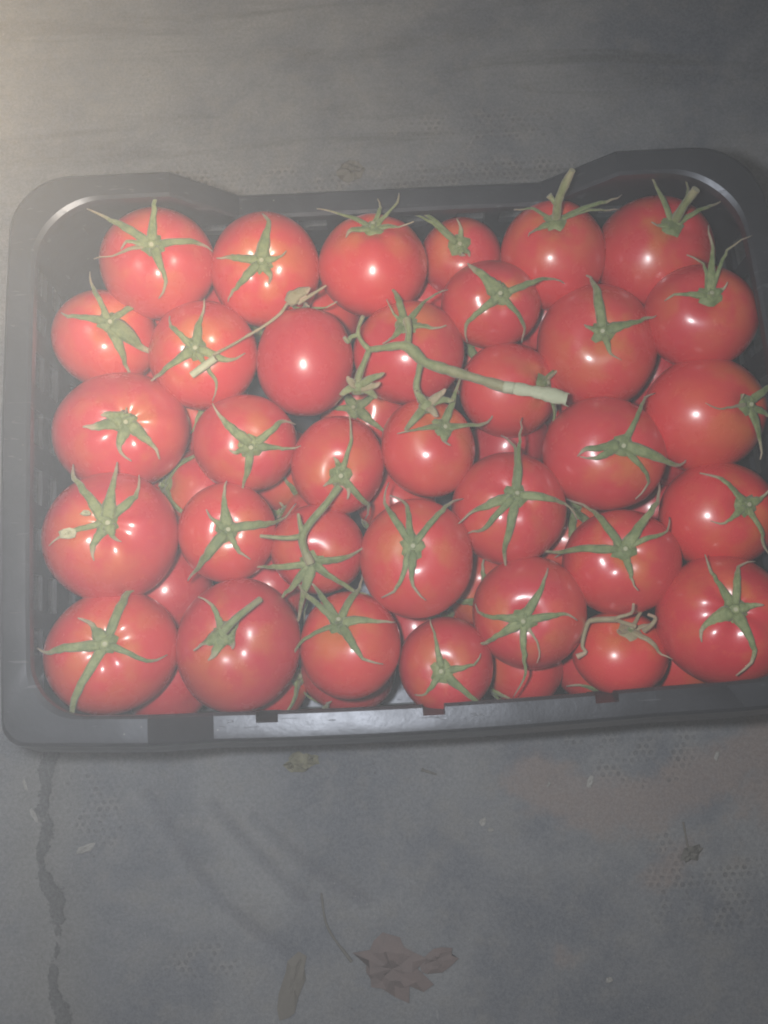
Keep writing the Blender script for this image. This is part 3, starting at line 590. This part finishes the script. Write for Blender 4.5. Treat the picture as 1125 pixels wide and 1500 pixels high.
path = []       # x, y, side, coordinate along the side
NC = 12
def arc(name, sx, sy, a0):
    rc = RCS[name]
    for i in range(1, NC):
        a = R(a0 + 90 * i / NC)
        path.append((sx * (A_ - rc) + rc * math.cos(a), sy * (B_ - rc) + rc * math.sin(a), name, i))
rf, rb = RCS['corner_fl'], RCS['corner_bl']
for c in side_coords(-(A_ - rf), A_ - rf, 'front'): path.append((c, -B_, 'front', c))
arc('corner_fr', 1, -1, -90)
for c in side_coords(-(B_ - rf), B_ - rb, 'right'): path.append((A_, c, 'right', c))
arc('corner_br', 1, 1, 0)
for c in side_coords(-(A_ - rb), A_ - rb, 'back')[::-1]: path.append((c, B_, 'back', c))
arc('corner_bl', -1, 1, 90)
for c in side_coords(-(B_ - rf), B_ - rb, 'left')[::-1]: path.append((-A_, c, 'left', c))
arc('corner_fl', -1, -1, 180)
NP = len(path)
pos = [Vector(bowed(x, y)) for x, y, _, _ in path]
nrm = []
for i in range(NP):
    a, b = i, i
    while (pos[b] - pos[a]).length < 0.003:
        a, b = a - 1, (b + 1) % NP
    t = (pos[b] - pos[a]).normalized()
    nrm.append(Vector((-t.y, t.x)))        # inward
hts = [rim_height(s, c) for _, _, s, c in path]
# the inner edge of the flange turns more gently than the outer one, so the corners are broad
def inner_point(i):
    x, y, s, c = path[i]
    front = s in ('front', 'corner_fl', 'corner_fr')
    a_in, b_in = A_ - 0.014, B_ - 0.014
    def squeeze(v, outer, inner, lim):
        if abs(v) <= lim: return v
        return math.copysign(lim + (abs(v) - lim) * (inner - lim) / (outer - lim), v)
    if s in ('front', 'back'):
        ro, ri = (RCS['corner_fl'], 0.026) if s == 'front' else (RCS['corner_bl'], 0.036)
        return squeeze(c, A_ - ro, a_in - ri, 0.125 if s == 'back' else 0.140), math.copysign(b_in, y)
    if s in ('left', 'right'):
        ro, ri = (RCS['corner_fl'], 0.026) if c < 0 else (RCS['corner_bl'], 0.036)
        return math.copysign(a_in, x), squeeze(c, B_ - ro, b_in - ri, 0.080)
    ri = 0.026 if front else 0.036
    a0 = {'corner_fr': -90, 'corner_br': 0, 'corner_bl': 90, 'corner_fl': 180}[s]
    a = R(a0 + 90 * c / NC)
    return math.copysign(a_in - ri, x) + ri * math.cos(a), math.copysign(b_in - ri, y) + ri * math.sin(a)
pin = [Vector(bowed(*inner_point(i))) for i in range(NP)]
def edge(i, d):
    return pos[i].lerp(pin[i], d / 0.014) if d >= 0 else pos[i] + nrm[i] * d

crate = empty('plastic_crate', (0, 0, 0))
tag(crate, 'black plastic crate with raised rounded corners and a notched rim, full of tomatoes', 'crate')

RIM = [(-0.0050, -0.0300), (-0.0006, -0.0022), (0.0012, 0.0), (0.0045, 0.0003), (0.0084, 0.0), (0.0087, 0.0), (0.0122, -0.0003), (0.0138, -0.0018),
       (0.0140, -0.0065), (0.0098, -0.0072), (0.0035, -0.0085), (-0.0022, -0.0300)]
V, F = [], []
for i in range(NP):
    s, c = path[i][2], path[i][3]
    notch = s == 'front' and any(a <= c <= b for a, b in NOTCH)
    for k, (d, dz) in enumerate(RIM):
        if notch and 5 <= k <= 9: dz = (-0.0015, -0.013, -0.0185, -0.0215, -0.0205)[k - 5]
        wob = 0.0006 * noise.noise(Vector((pos[i].x * 30, pos[i].y * 30, 2.0)))
        q = edge(i, d)
        V.append((q.x, q.y, hts[i] + dz + wob))
nk = len(RIM)
for i in range(NP):
    j = (i + 1) % NP
    for k in range(nk):
        l = (k + 1) % nk
        F.append((i * nk + k, j * nk + k, j * nk + l, i * nk + l))
mesh_obj('rim', V, F, M_PLASTIC, crate, sharp=22)

# walls with slots: the same outline, one panel for each side and one post for each corner
LEV = [0.0, 0.022, 0.034, 0.052, 0.064, 0.082, 0.094, 1.0]
LEV_HIGH = LEV[:-1] + [0.102, 0.119, 1.0]
def wall_piece(name, ids, slots, LEV=LEV):
    V, F = [], []
    m = len(ids)
    nl = len(LEV)
    for layer in (0, 1):
        for i in ids:
            for z in LEV:
                top = hts[i] - 0.0076
                zz_ = top if z == 1.0 else z
                d = (0.0028 if layer == 0 else 0.0056) + 0.007 * (1 - zz_ / HIGH)
                q = edge(i, d)
                V.append((q.x, q.y, zz_))
    off = m * nl
    def v(layer, a, b): return layer * off + a * nl + b
    def solid(a, b):
        if a < 0 or a >= m - 1 or b < 0 or b >= nl - 1: return False
        return not (slots and b < nl - 2 and b % 2 == 1 and path[ids[a]][3] is not None and slots(0.5 * (path[ids[a]][3] + path[ids[a + 1]][3])))
    for a in range(m - 1):
        for b in range(nl - 1):
            if not solid(a, b): continue
            F.append((v(0, a, b), v(0, a + 1, b), v(0, a + 1, b + 1), v(0, a, b + 1)))
            F.append((v(1, a, b), v(1, a, b + 1), v(1, a + 1, b + 1), v(1, a + 1, b)))
            if not solid(a - 1, b): F.append((v(0, a, b), v(0, a, b + 1), v(1, a, b + 1), v(1, a, b)))
            if not solid(a + 1, b): F.append((v(0, a + 1, b), v(1, a + 1, b), v(1, a + 1, b + 1), v(0, a + 1, b + 1)))
            if not solid(a, b - 1): F.append((v(0, a, b), v(1, a, b), v(1, a + 1, b), v(0, a + 1, b)))
            if not solid(a, b + 1): F.append((v(0, a, b + 1), v(0, a + 1, b + 1), v(1, a + 1, b + 1), v(1, a, b + 1)))
    return mesh_obj(name, V, F, M_PLASTIC, crate, sharp=35)

slot_rule = lambda c: ((c + 0.5) % 0.030) < 0.017
for s in ('front', 'right', 'back', 'left'):
    ids = [i for i in range(NP) if path[i][2] == s]
    wall_piece('side_wall', ids, slot_rule, LEV_HIGH if s in ('left', 'right') else LEV)
for s in ('corner_fr', 'corner_br', 'corner_bl', 'corner_fl'):
    ids = [i for i in range(NP) if path[i][2] == s]
    ids = [(ids[0] - 1) % NP] + ids + [(ids[-1] + 1) % NP]
    wall_piece('corner_post', ids, None)
# ribbed floor of the crate
ring = [edge(i, 0.0135) for i in range(0, NP)]
V = [(q.x, q.y, 0.002) for q in ring] + [(q.x, q.y, 0.006) for q in ring]
F = [tuple(range(NP))[::-1], tuple(range(NP, 2 * NP))] + [(i, (i + 1) % NP, NP + (i + 1) % NP, NP + i) for i in range(NP)]
mesh_obj('floor_panel', V, F, M_PLASTIC, crate, smooth=False)

# ------------------------------------------------------------------ tomatoes
def frame(ax):
    ax = Vector(ax).normalized()
    e1 = ax.cross(Vector((0, 1, 0)))
    if e1.length < 1e-3: e1 = Vector((1, 0, 0))
    e1.normalize()
    return ax, e1, ax.cross(e1)

class Shape:
    def __init__(s, r, ax, scale, seed, oblate, dimple, big_lobes=False):
        rn = random.Random(seed)
        s.r, s.scale, s.ob, s.dim = r, scale, oblate, dimple
        s.ax, s.e1, s.e2 = frame(ax)
        s.nl, s.ph, s.la = rn.choice((3, 4, 5, 5, 6)), rn.uniform(0, 6.28), rn.uniform(0.004, 0.018)
        s.ph2, s.a2 = rn.uniform(0, 6.28), rn.uniform(0.0, 0.02)
        if big_lobes: s.nl, s.la, s.a2 = 5, 0.034, 0.03
        s.off = Vector((rn.uniform(0, 50), rn.uniform(0, 50), 0))
    def rad(s, pol, az):
        st, ct = math.sin(pol), math.cos(pol)
        ob = s.ob if ct > 0 else s.ob * 0.97
        r = 1.0 / math.sqrt(st * st + (ct / ob) ** 2)
        d = Vector((st * math.cos(az), st * math.sin(az), ct))
        r *= 1 - s.dim * math.exp(-(pol / 0.30) ** 2) + 0.014 * math.exp(-((pol - 0.66) / 0.34) ** 2)
        r *= 1 + s.la * math.cos(s.nl * az + s.ph) * math.exp(-((pol - 0.55) / 0.5) ** 2)
        r *= 1 + s.a2 * math.cos(2 * az + s.ph2) * st
        r *= 1 + 0.014 * noise.noise(d * 1.7 + s.off)
        r *= 1 - 0.03 * math.exp(-((math.pi - pol) / 0.2) ** 2)
        return s.r * r
    def vec(s, pol, az, rr):
        st, ct = math.sin(pol), math.cos(pol)
        v = (s.e1 * (st * math.cos(az)) + s.e2 * (st * math.sin(az)) + s.ax * ct) * rr
        return Vector((v.x * s.scale[0], v.y * s.scale[1], v.z))

def skin_mesh(sh, nu, nv):
    V, F, A = [sh.vec(0, 0, sh.rad(0, 0))], [], [1.0]
    for i in range(1, nv):
        pol = math.pi * (i / nv) ** 1.12
        for j in range(nu):
            az = 2 * math.pi * j / nu
            V.append(sh.vec(pol, az, sh.rad(pol, az)))
            A.append(math.exp(-(pol / 0.85) ** 2))
    V.append(sh.vec(math.pi, 0, sh.rad(math.pi, 0))); A.append(0.0)
    for j in range(nu):
        F.append((0, 1 + j, 1 + (j + 1) % nu))
        for i in range(nv - 2):
            a, b = 1 + i * nu + j, 1 + i * nu + (j + 1) % nu
            F.append((a, a + nu, b + nu, b))
        a, b = 1 + (nv - 2) * nu + j, 1 + (nv - 2) * nu + (j + 1) % nu
        F.append((a, len(V) - 1, b))
    return V, F, A

def ribbon(points, normals, widths, thick):
    """a thin leaf-like blade with a raised midrib"""
    n = len(points)
    V, F, T = [], [], []
    for k in range(n):
        tan = (points[min(k + 1, n - 1)] - points[max(k - 1, 0)]).normalized()
        nn = (normals[k] - tan * normals[k].dot(tan)).normalized()
        s = tan.cross(nn)
        w = widths[k]
        t = k / (n - 1)
        for a, h in ((-1, -0.10), (-0.5, 0.10), (0, 0.02), (0.5, 0.10), (1, -0.10)):
            V.append(points[k] + s * (a * w) + nn * (h * w * 1.6 + thick)); T.append(t)
        for a, h in ((1, -0.10), (-1, -0.10)):
            V.append(points[k] + s * (a * w * 0.9) + nn * (h * w * 1.6)); T.append(t)
    m = 7
    for k in range(n - 1):
        for j in range(m):
            a, b = k * m + j, k * m + (j + 1) % m
            F.append((a, a + m, b + m, b))
    F.append(tuple(range(m))); F.append(tuple(range((n - 1) * m, n * m))[::-1])
    return V, F, T

def sepal_mesh(sh, az, pol, reach, lift, wide, rn):
    n = 13
    pts, nrms, ws = [], [], []
    az0, p1 = R(az), R(pol)
    wig, ph = rn.uniform(-0.16, 0.16), rn.uniform(0, 6.28)
    curl, hook = rn.random(), rn.uniform(-1.6, 1.6)
    p0 = 0.07
    half = 0.5 * (0.0052 + 0.0012 * rn.random()) * wide
    tw = rn.uniform(-0.5, 0.5)
    for k in range(n):
        t = k / (n - 1)
        p = p0 + (p1 - p0) * t
        a = az0 + wig * math.sin(math.pi * t) * min(1.0, 0.9 / max(p1, 0.2)) + (rn.uniform(-0.02, 0.02) if k else 0)
        # bridges the dimple and then follows the shoulder
        base = max(sh.rad(p, a), sh.rad(0.34, a) * math.cos(0.34) / max(math.cos(p), 0.3) if p < 0.34 else 0)
        rr = base + 0.0008 + lift * 0.001 * t ** 1.7 + sh.r * reach * t ** 1.5 + 0.0007 * math.sin(3 * t * math.pi + ph) * t
        if t > 0.72 and curl > 0.3: rr += (t - 0.72) ** 1.4 * 0.036 * curl
        if t > 0.7: a += hook * (t - 0.7) ** 1.5
        pts.append(sh.vec(p, a, rr))
        side = sh.vec(p, a + 0.02, 1.0) - sh.vec(p, a - 0.02, 1.0)
        nrms.append(sh.vec(p, a, 1.0).normalized() + (side.normalized() * (tw * t) if side.length > 1e-5 else Vector()) + Vector((rn.uniform(-.14, .14), rn.uniform(-.14, .14), 0)))
        ws.append(half * (min(1.0, 0.80 + 1.6 * t) * (1 - t) ** 0.95 * (1 + 0.14 * math.sin(7 * t + ph) + rn.uniform(-0.07, 0.07)) + 0.07))
    return ribbon(pts, nrms, ws, 0.0006)

GROUP = 'tomatoes packed in the crate'
tomatoes = []
for k, (P, r, sc, ax, seps) in enumerate(TOM):
    rn = random.Random(100 + k)
    top = k < 34
    elong = k == 8
    sh = Shape(r * 0.001, ax, (1, 1) if elong else sc, 300 + k, 1.16 if elong else rn.uniform(0.86, 0.93), 0.10 if elong else rn.uniform(0.11, 0.17), k in (14, 20, 27, 33))
    if elong: sh.r *= 0.90
    t = empty('tomato', [v * 0.001 for v in P])
    tag(t, LABELS[k] if k < len(LABELS) else LOWER_LABEL, 'tomato', GROUP if k < len(LABELS) else 'tomatoes of the lower layer')
    V, F, A = skin_mesh(sh, 48 if top else 32, 34 if top else 22)
    mesh_obj('skin', V, F, M_TOM, t, attrs={'shoulder': A})
    tomatoes.append(t)
    if not seps: continue
    # hub of the calyx: a small puckered disc over the dimple
    V, F, T = [], [], []
    hub_h = sh.rad(0.34, 0) * math.cos(0.34)
    nseg = 14
    for ri, hz in ((0.0, 0.0007), (0.0024, 0.0010), (0.0046, 0.0007), (0.0062, -0.0007)):
        for j in range(nseg):
            a = 2 * math.pi * j / nseg
            q = ri * (1 + 0.16 * math.sin(5 * a + k) + rn.uniform(-0.12, 0.12)) if ri else 0.0002
            V.append(sh.vec(math.atan2(q, hub_h), a, math.hypot(q, hub_h + hz + 0.0006))); T.append(0.2)
    for i in range(3):
        for j in range(nseg):
            a, b = i * nseg + j, i * nseg + (j + 1) % nseg
            F.append((a, a + nseg, b + nseg, b))
    F.append(tuple(range(nseg)))
    dried = k == 32
    calyx = mesh_obj('calyx', V, F, M_DRY if dried else M_SEPAL, t, attrs={'along': T})
    for (az, pol, reach, lift, wide) in seps:
        V, F, T = sepal_mesh(sh, az, pol, reach, lift, wide, rn)
        mesh_obj('sepal', V, F, M_DRY if (dried or wide <= 0.5) else M_SEPAL, calyx, attrs={'along': T})
    # stump of the stalk with its pale round scar
    if k not in (4, 5, 28):
        base = sh.vec(0, 0, hub_h)
        lean = Vector((rn.uniform(-.5, .5), rn.uniform(-.5, .5), 0)) * 0.004
        tipp = base + sh.ax * rn.uniform(0.0022, 0.0042) + lean * 0.4
        V, F, T = tube([base, tipp], [0.0024, 0.0017, 0.0019], 4, 9, 0.05)
        st = mesh_obj('stem', V, F, M_SEPAL, calyx, sharp=50, attrs={'along': [0.2] * len(T)})
        d = (tipp - base).normalized()
        V, F, T = tube([tipp - d * 0.0003, tipp + d * 0.0003], [0.0013, 0.0011], 1, 9)
        mesh_obj('scar', V, F, M_SCAR, calyx, sharp=50)

def local(pts, root):
    return [Vector(p) * 0.001 - root.location for p in pts]

def add_tube(name, key, radii, mat, root, steps=12, seg=8, wob=0.06, flat=1.0, parent=None):
    V, F, T = tube(local(VINE[key], root), radii, steps, seg, wob, flat, seed=len(key))
    return mesh_obj(name, V, F, mat, parent or root, sharp=60, attrs={'along': T})

# stalks that stand out of single tomatoes
def own(k, name, key, radii, mat, **kw):
    cal = [c for c in tomatoes[k].children if c.name.startswith('calyx')][0]
    return add_tube(name, key, radii, mat, tomatoes[k], parent=cal, **kw)
own(4, 'stem', 'stem5', [0.0027, 0.0022, 0.0024, 0.0017], M_VINE)
own(4, 'stem', 'stem5b', [0.0016, 0.0014, 0.0018], M_VINE, steps=5)
own(5, 'stem', 'stem6', [0.0026, 0.0021, 0.0024], M_VINE)
own(28, 'stem', 'stem29', [0.0024, 0.0019, 0.0016], M_VINE)
own(7, 'cut_stalk', 'stub', [0.0021, 0.0023, 0.0022], M_CUT, steps=5)
own(32, 'sepal', 'loop33', [0.0012, 0.0010, 0.0007], M_DRY)
own(32, 'sepal', 'loop33b', [0.0014, 0.0011, 0.0008], M_DRY)
own(32, 'sepal', 'arm33', [0.0016, 0.0013, 0.0011, 0.0009, 0.0016], M_DRY, steps=18)

# ------------------------------------------------------------------ vines and withered bits lying on the fruit
def blade(name, a, b, wide, mat, parent, seed, arch=0.003):
    rn = random.Random(seed)
    a, b = Vector(a), Vector(b)
    n = 11
    side = (b - a).cross(Vector((0, 0, 1))).normalized()
    pts, nr, ws = [], [], []
    bend = rn.uniform(-0.2, 0.2) * (b - a).length
    for k in range(n):
        t = k / (n - 1)
        q = a.lerp(b, t) + side * (bend * math.sin(math.pi * t)) + Vector((0, 0, arch * math.sin(math.pi * t)))
        if t > 0.8: q += Vector((0, 0, (t - 0.8) * 0.018)) - (b - a).normalized() * ((t - 0.8) ** 2 * 0.03)
        pts.append(q)
        nr.append(Vector((rn.uniform(-.3, .3), rn.uniform(-.3, .3), 1)))
        ws.append(wide * (min(1, 0.5 + 2.5 * t) * (1 - t) ** 0.6 + 0.12))
    V, F, T = ribbon(pts, nr, ws, 0.0006)
    return mesh_obj(name, V, F, mat, parent, attrs={'along': T})

v0 = Vector(VINE['main'][0]) * 0.001
vine = empty('truss_vine', v0)
tag(vine, 'forked green tomato vine with a pale split cut end lying across the fruit', 'vine')
stalk = add_tube('stalk', 'main', [0.0018, 0.0019, 0.0022, 0.0034, 0.0029, 0.0026, 0.0030, 0.0025, 0.0030], M_VINE, vine, 34, 10, 0.13)
cut = add_tube('cut_end', 'cut', [0.0026, 0.0036, 0.0033, 0.0040, 0.0041, 0.0034], M_CUT, vine, 16, 10, 0.10, 0.55)
e0, e1 = (Vector(VINE['cut'][i]) * 0.001 - v0 for i in (2, 3))
for i in (0, 4):
    d_ = (e1 - e0).normalized()
    s_ = d_.cross(Vector((0, 0, 1))) * (0.0013 * (i - 2))
    V, F, T = tube([e1 - d_ * 0.003 + s_, e1 + s_ * 1.2 + d_ * (0.001 + 0.0012 * (i * 7 % 3)) - Vector((0, 0, 0.0006 * i))], [0.0008, 0.0005, 0.0003], 3, 5, 0.2, seed=i)
    mesh_obj('fibre', V, F, M_CUT, cut, attrs={'along': T})
c0 = Vector(VINE['main'][-1]) * 0.001 - v0
V, F, T = tube([c0 + Vector((-0.002, 0.0005, 0.0)), c0 + Vector((0.001, 0, 0.0005)), c0 + Vector((0.004, -0.001, 0.001))], [0.0027, 0.0037, 0.0032], 5, 10, 0.18)
mesh_obj('collar', V, F, M_CUT, vine, attrs={'along': T})
add_tube('branch', 'armA', [0.0017, 0.0013, 0.0011, 0.0010, 0.0012], M_VINE, vine)
add_tube('branch', 'armA2', [0.0013, 0.0012, 0.0014, 0.0010], M_VINE, vine)
add_tube('branch', 'armB', [0.0017, 0.0016, 0.0020, 0.0027], M_VINE, vine)
add_tube('branch', 'armC', [0.0020, 0.0017, 0.0023], M_VINE, vine)
add_tube('branch', 'armD', [0.0020, 0.0016, 0.0018, 0.0023], M_VINE, vine)
for key, seed in (('calB', 5), ('calD', 9)):
    c = Vector(VINE[key][0]) * 0.001 - v0
    V, F, T = tube([c + Vector((0, 0.002, 0.003)), c, c + Vector((0, -0.003, -0.002))], [0.0028, 0.0046, 0.0030], 6, 10, 0.08)
    cl = mesh_obj('calyx', V, F, M_VINE, vine, attrs={'along': [0.2] * len(T)})
    for i, tip in enumerate(VINE[key + 't']):
        blade('sepal', c, Vector(tip) * 0.001 - v0, 0.0026, M_VINE if i % 2 == 0 else M_DRY, cl, seed + i)

w0 = Vector(VINE['tw'][0]) * 0.001
twig = empty('vine_twig', w0)
tag(twig, 'thin green vine twig with two side shoots joining two neighbouring tomatoes', 'vine')
add_tube('stalk', 'tw', [0.0020, 0.0019, 0.0020, 0.0024, 0.0022, 0.0024], M_VINE, twig, 16, 8)
add_tube('shoot', 'tw2', [0.0016, 0.0013, 0.0009], M_VINE, twig)
add_tube('shoot', 'tw3', [0.0016, 0.0013, 0.0007], M_VINE, twig)

d0 = Vector(VINE['dry'][0]) * 0.001
dry = empty('withered_tendril', d0)
tag(dry, 'thin withered brown tendril with a shrivelled leaf bit bridging two tomatoes', 'tendril')
add_tube('stalk', 'dry', [0.0009, 0.0007, 0.0009, 0.0007, 0.0009, 0.0008, 0.0012, 0.0013], M_DRY, dry, 26, 6, 0.2)
add_tube('tail', 'dry_tail', [0.0014, 0.0009, 0.0005], M_DRY, dry, 8, 6, 0.1)
a_, b_ = (Vector(VINE['dry'][i]) * 0.001 - d0 for i in (6, 8))
blade('shrivelled_leaf', a_, b_ + Vector((0.004, 0.002, 0.001)), 0.0042, M_DRY, dry, 3, 0.002)

def flake(name, x, y, z, size, mat, label, cat, seed, lift=0.002, stretch=1.0, rot=0.0, group=None, n=9, thick=0.0004):
    """a small crumpled piece of dry leaf or husk with its own thickness"""
    rn = random.Random(seed)
    rings = 3
    V = [Vector((0, 0, lift * 0.6))]
    for q in range(1, rings + 1):
        for j in range(n):
            a = 2 * math.pi * (j + rn.uniform(-0.35, 0.35)) / n
            rr = size * q / rings * (1 + (rn.uniform(-0.30, 0.24) if q == rings else rn.uniform(-0.2, 0.2)))
            px, py = rr * math.cos(a) * stretch, rr * math.sin(a)
            V.append(Vector((px * math.cos(rot) - py * math.sin(rot), px * math.sin(rot) + py * math.cos(rot),
                             lift * 0.6 * (1 - (q / rings) ** 2) + rn.uniform(0, lift * 1.2))))
    F = [(0, 1 + j, 1 + (j + 1) % n) for j in range(n)]
    for q in range(rings - 1):
        for j in range(n):
            a, b = 1 + q * n + j, 1 + q * n + (j + 1) % n
            F.append((a, a + n, b + n, b))
    N = len(V)
    V2 = V + [v - Vector((0, 0, thick)) for v in V]
    F2 = F + [tuple(N + i for i in f[::-1]) for f in F]
    o0 = 1 + (rings - 1) * n
    F2 += [(o0 + j, N + o0 + j, N + o0 + (j + 1) % n, o0 + (j + 1) % n) for j in range(n)]
    o = mesh_obj(name, V2, F2, mat, None, sharp=18)
    o.location = (x, y, z)
    tag(o, label, cat, group)
    return o

def on_ground(name, key, i, size, mat, label, cat, seed, **kw):
    x, y = GROUND[key][i]
    return flake(name, x, y, ground_z(x, y) + 0.0012, size, mat, label, cat, seed, **kw)

x, y, z = (v * 0.001 for v in VINE['chip'][0])
flake('husk_flake', x, y, z, 0.0030, M_SCAR, 'pale crumbly flake stuck on a big tomato by the slotted wall', 'flake', 1, lift=0.0014, stretch=1.4)
x, y, z = (v * 0.001 for v in VINE['chip2'][0])
flake('husk_flake', x, y, z, 0.0016, M_SCAR, 'tiny pale chip beside the sepals of a big tomato', 'flake', 2, lift=0.0012, stretch=1.5)

# ------------------------------------------------------------------ litter on the mat
on_ground('dry_leaf', 'leaf', 0, 0.016, M_LEAF, 'reddish brown crumpled dead leaf lying flat on the mat', 'leaf', 21, lift=0.004, stretch=1.35, rot=-0.35, n=19)
on_ground('dry_leaf', 'leaf3', 0, 0.007, M_LEAF, 'small brown leaf scrap next to the crumpled dead leaf', 'leaf', 22, lift=0.003, stretch=1.8, rot=0.3, n=11)
on_ground('dry_leaf', 'leaf2', 0, 0.0065, M_LEAF2, 'narrow tan dead leaf pointing towards the crate', 'leaf', 23, lift=0.002, stretch=3.0, rot=1.25, n=13)
for i, (dx, dy, s) in enumerate(((0, 0, 0.0065), (0.007, 0.002, 0.004), (-0.006, -0.001, 0.0035))):
    gx0, gy0 = GROUND['moss'][0]
    flake('leaf_crumb', gx0 + dx, gy0 + dy, ground_z(gx0 + dx, gy0 + dy) + 0.0012, s, M_MOSS,
          ('yellowish crumbled leaf heap on the mat close to the notched rim', 'smaller crumb beside the yellowish leaf heap, away from the crack', 'smaller crumb beside the yellowish leaf heap, on the crack side')[i],
          'leaf crumb', 31 + i, lift=0.004, stretch=1.3, n=12)
(ax0, ay0), (bx0, by0) = GROUND['petal']
flake('pale_husk', (ax0 + bx0) / 2, (ay0 + by0) / 2, ground_z(ax0, ay0) + 0.001, 0.0026, M_PALE, 'slim whitish husk lying near the dark crack in the mat', 'husk', 41, lift=0.0015, stretch=2.3, rot=0.42, n=12)
on_ground('leaf_crumb', 'sprig', 0, 0.0045, M_TWIG, 'small withered sprig on the patch of brown dirt', 'sprig', 42, lift=0.003, stretch=1.8, rot=0.5, n=13)
for i, (name, size, st, rot) in enumerate((('a', .0018, 2.2, 1.1), ('b', .0020, 1.6, .6), ('c', .0012, 1.5, 0), ('d', .0020, 1.3, 0), ('e', .0010, 1.5, 1), ('f', .0012, 3.0, 1.9), ('g', .0014, 3.6, 2.0), ('h', .0014, 2.2, 1.2), ('i', .0010, 1.3, 0))):
    on_ground('pale_chip', 'speck', i, size, M_PALE, 'tiny pale chip lying loose on the grey mat', 'chip', 60 + i, lift=0.0008, stretch=st, rot=rot, n=8, group='pale chips scattered on the mat')

def stick(name, pts, r, mat, label, seed):
    P3 = [Vector((x, y, ground_z(x, y) + r[0] * 0.8 + 0.001)) for x, y in pts]
    o0 = P3[0].copy()
    V, F, T = tube([p - o0 for p in P3], r, 12, 6, 0.2, seed=seed)
    o = mesh_obj(name, V, F, mat, None, sharp=60)
    o.location = o0
    tag(o, label, 'twig')
stick('twig', GROUND['twig'], [0.0006, 0.0007, 0.0010], M_TWIG, 'thin dark curved twig reaching to the crumpled dead leaf', 1)
stick('twig', GROUND['twig2'], [0.0010, 0.0008, 0.0006], M_TWIG, 'short dark twig on the mat below the notched rim', 2)
stick('straw', GROUND['straw'], [0.0006, 0.0006, 0.0005], M_LEAF2, 'short pale straw stalk beside the withered sprig', 3)
gx0, gy0 = GROUND['rag'][0]
flake('leaf_crumb', gx0, gy0, ground_z(gx0, gy0) + 0.001, 0.0075, M_TWIG, 'dark dirt clump on the mat behind the plain long wall', 'dirt clump', 51, lift=0.003, stretch=1.3, n=14)

# ------------------------------------------------------------------ added thin mist, lit by both lamps, standing in for lens glare
hb = bmesh.new()
bmesh.ops.create_cube(hb, size=1.0)
me = bpy.data.meshes.new('veil_volume')
hb.to_mesh(me); hb.free()
veil_volume = bpy.data.objects.new('veil_volume', me)
col.objects.link(veil_volume)
veil_volume.scale = (3.6, 3.6, 1.75)
veil_volume.location = (0, 0, -0.1)
hm = bpy.data.materials.new('veil_volume')
hm.use_nodes = True
nt = hm.node_tree
nt.nodes.remove(nt.nodes['Principled BSDF'])
pv = nt.nodes.new('ShaderNodeVolumePrincipled')
pv.inputs['Color'].default_value = (0.95, 0.95, 0.95, 1)
pv.inputs['Density'].default_value = VEIL_DENSITY
nt.links.new(pv.outputs[0], nt.nodes['Material Output'].inputs['Volume'])
me.materials.append(hm)
tag(veil_volume, 'added thin pale mist over the crate, standing in for lens glare', kind='stuff')
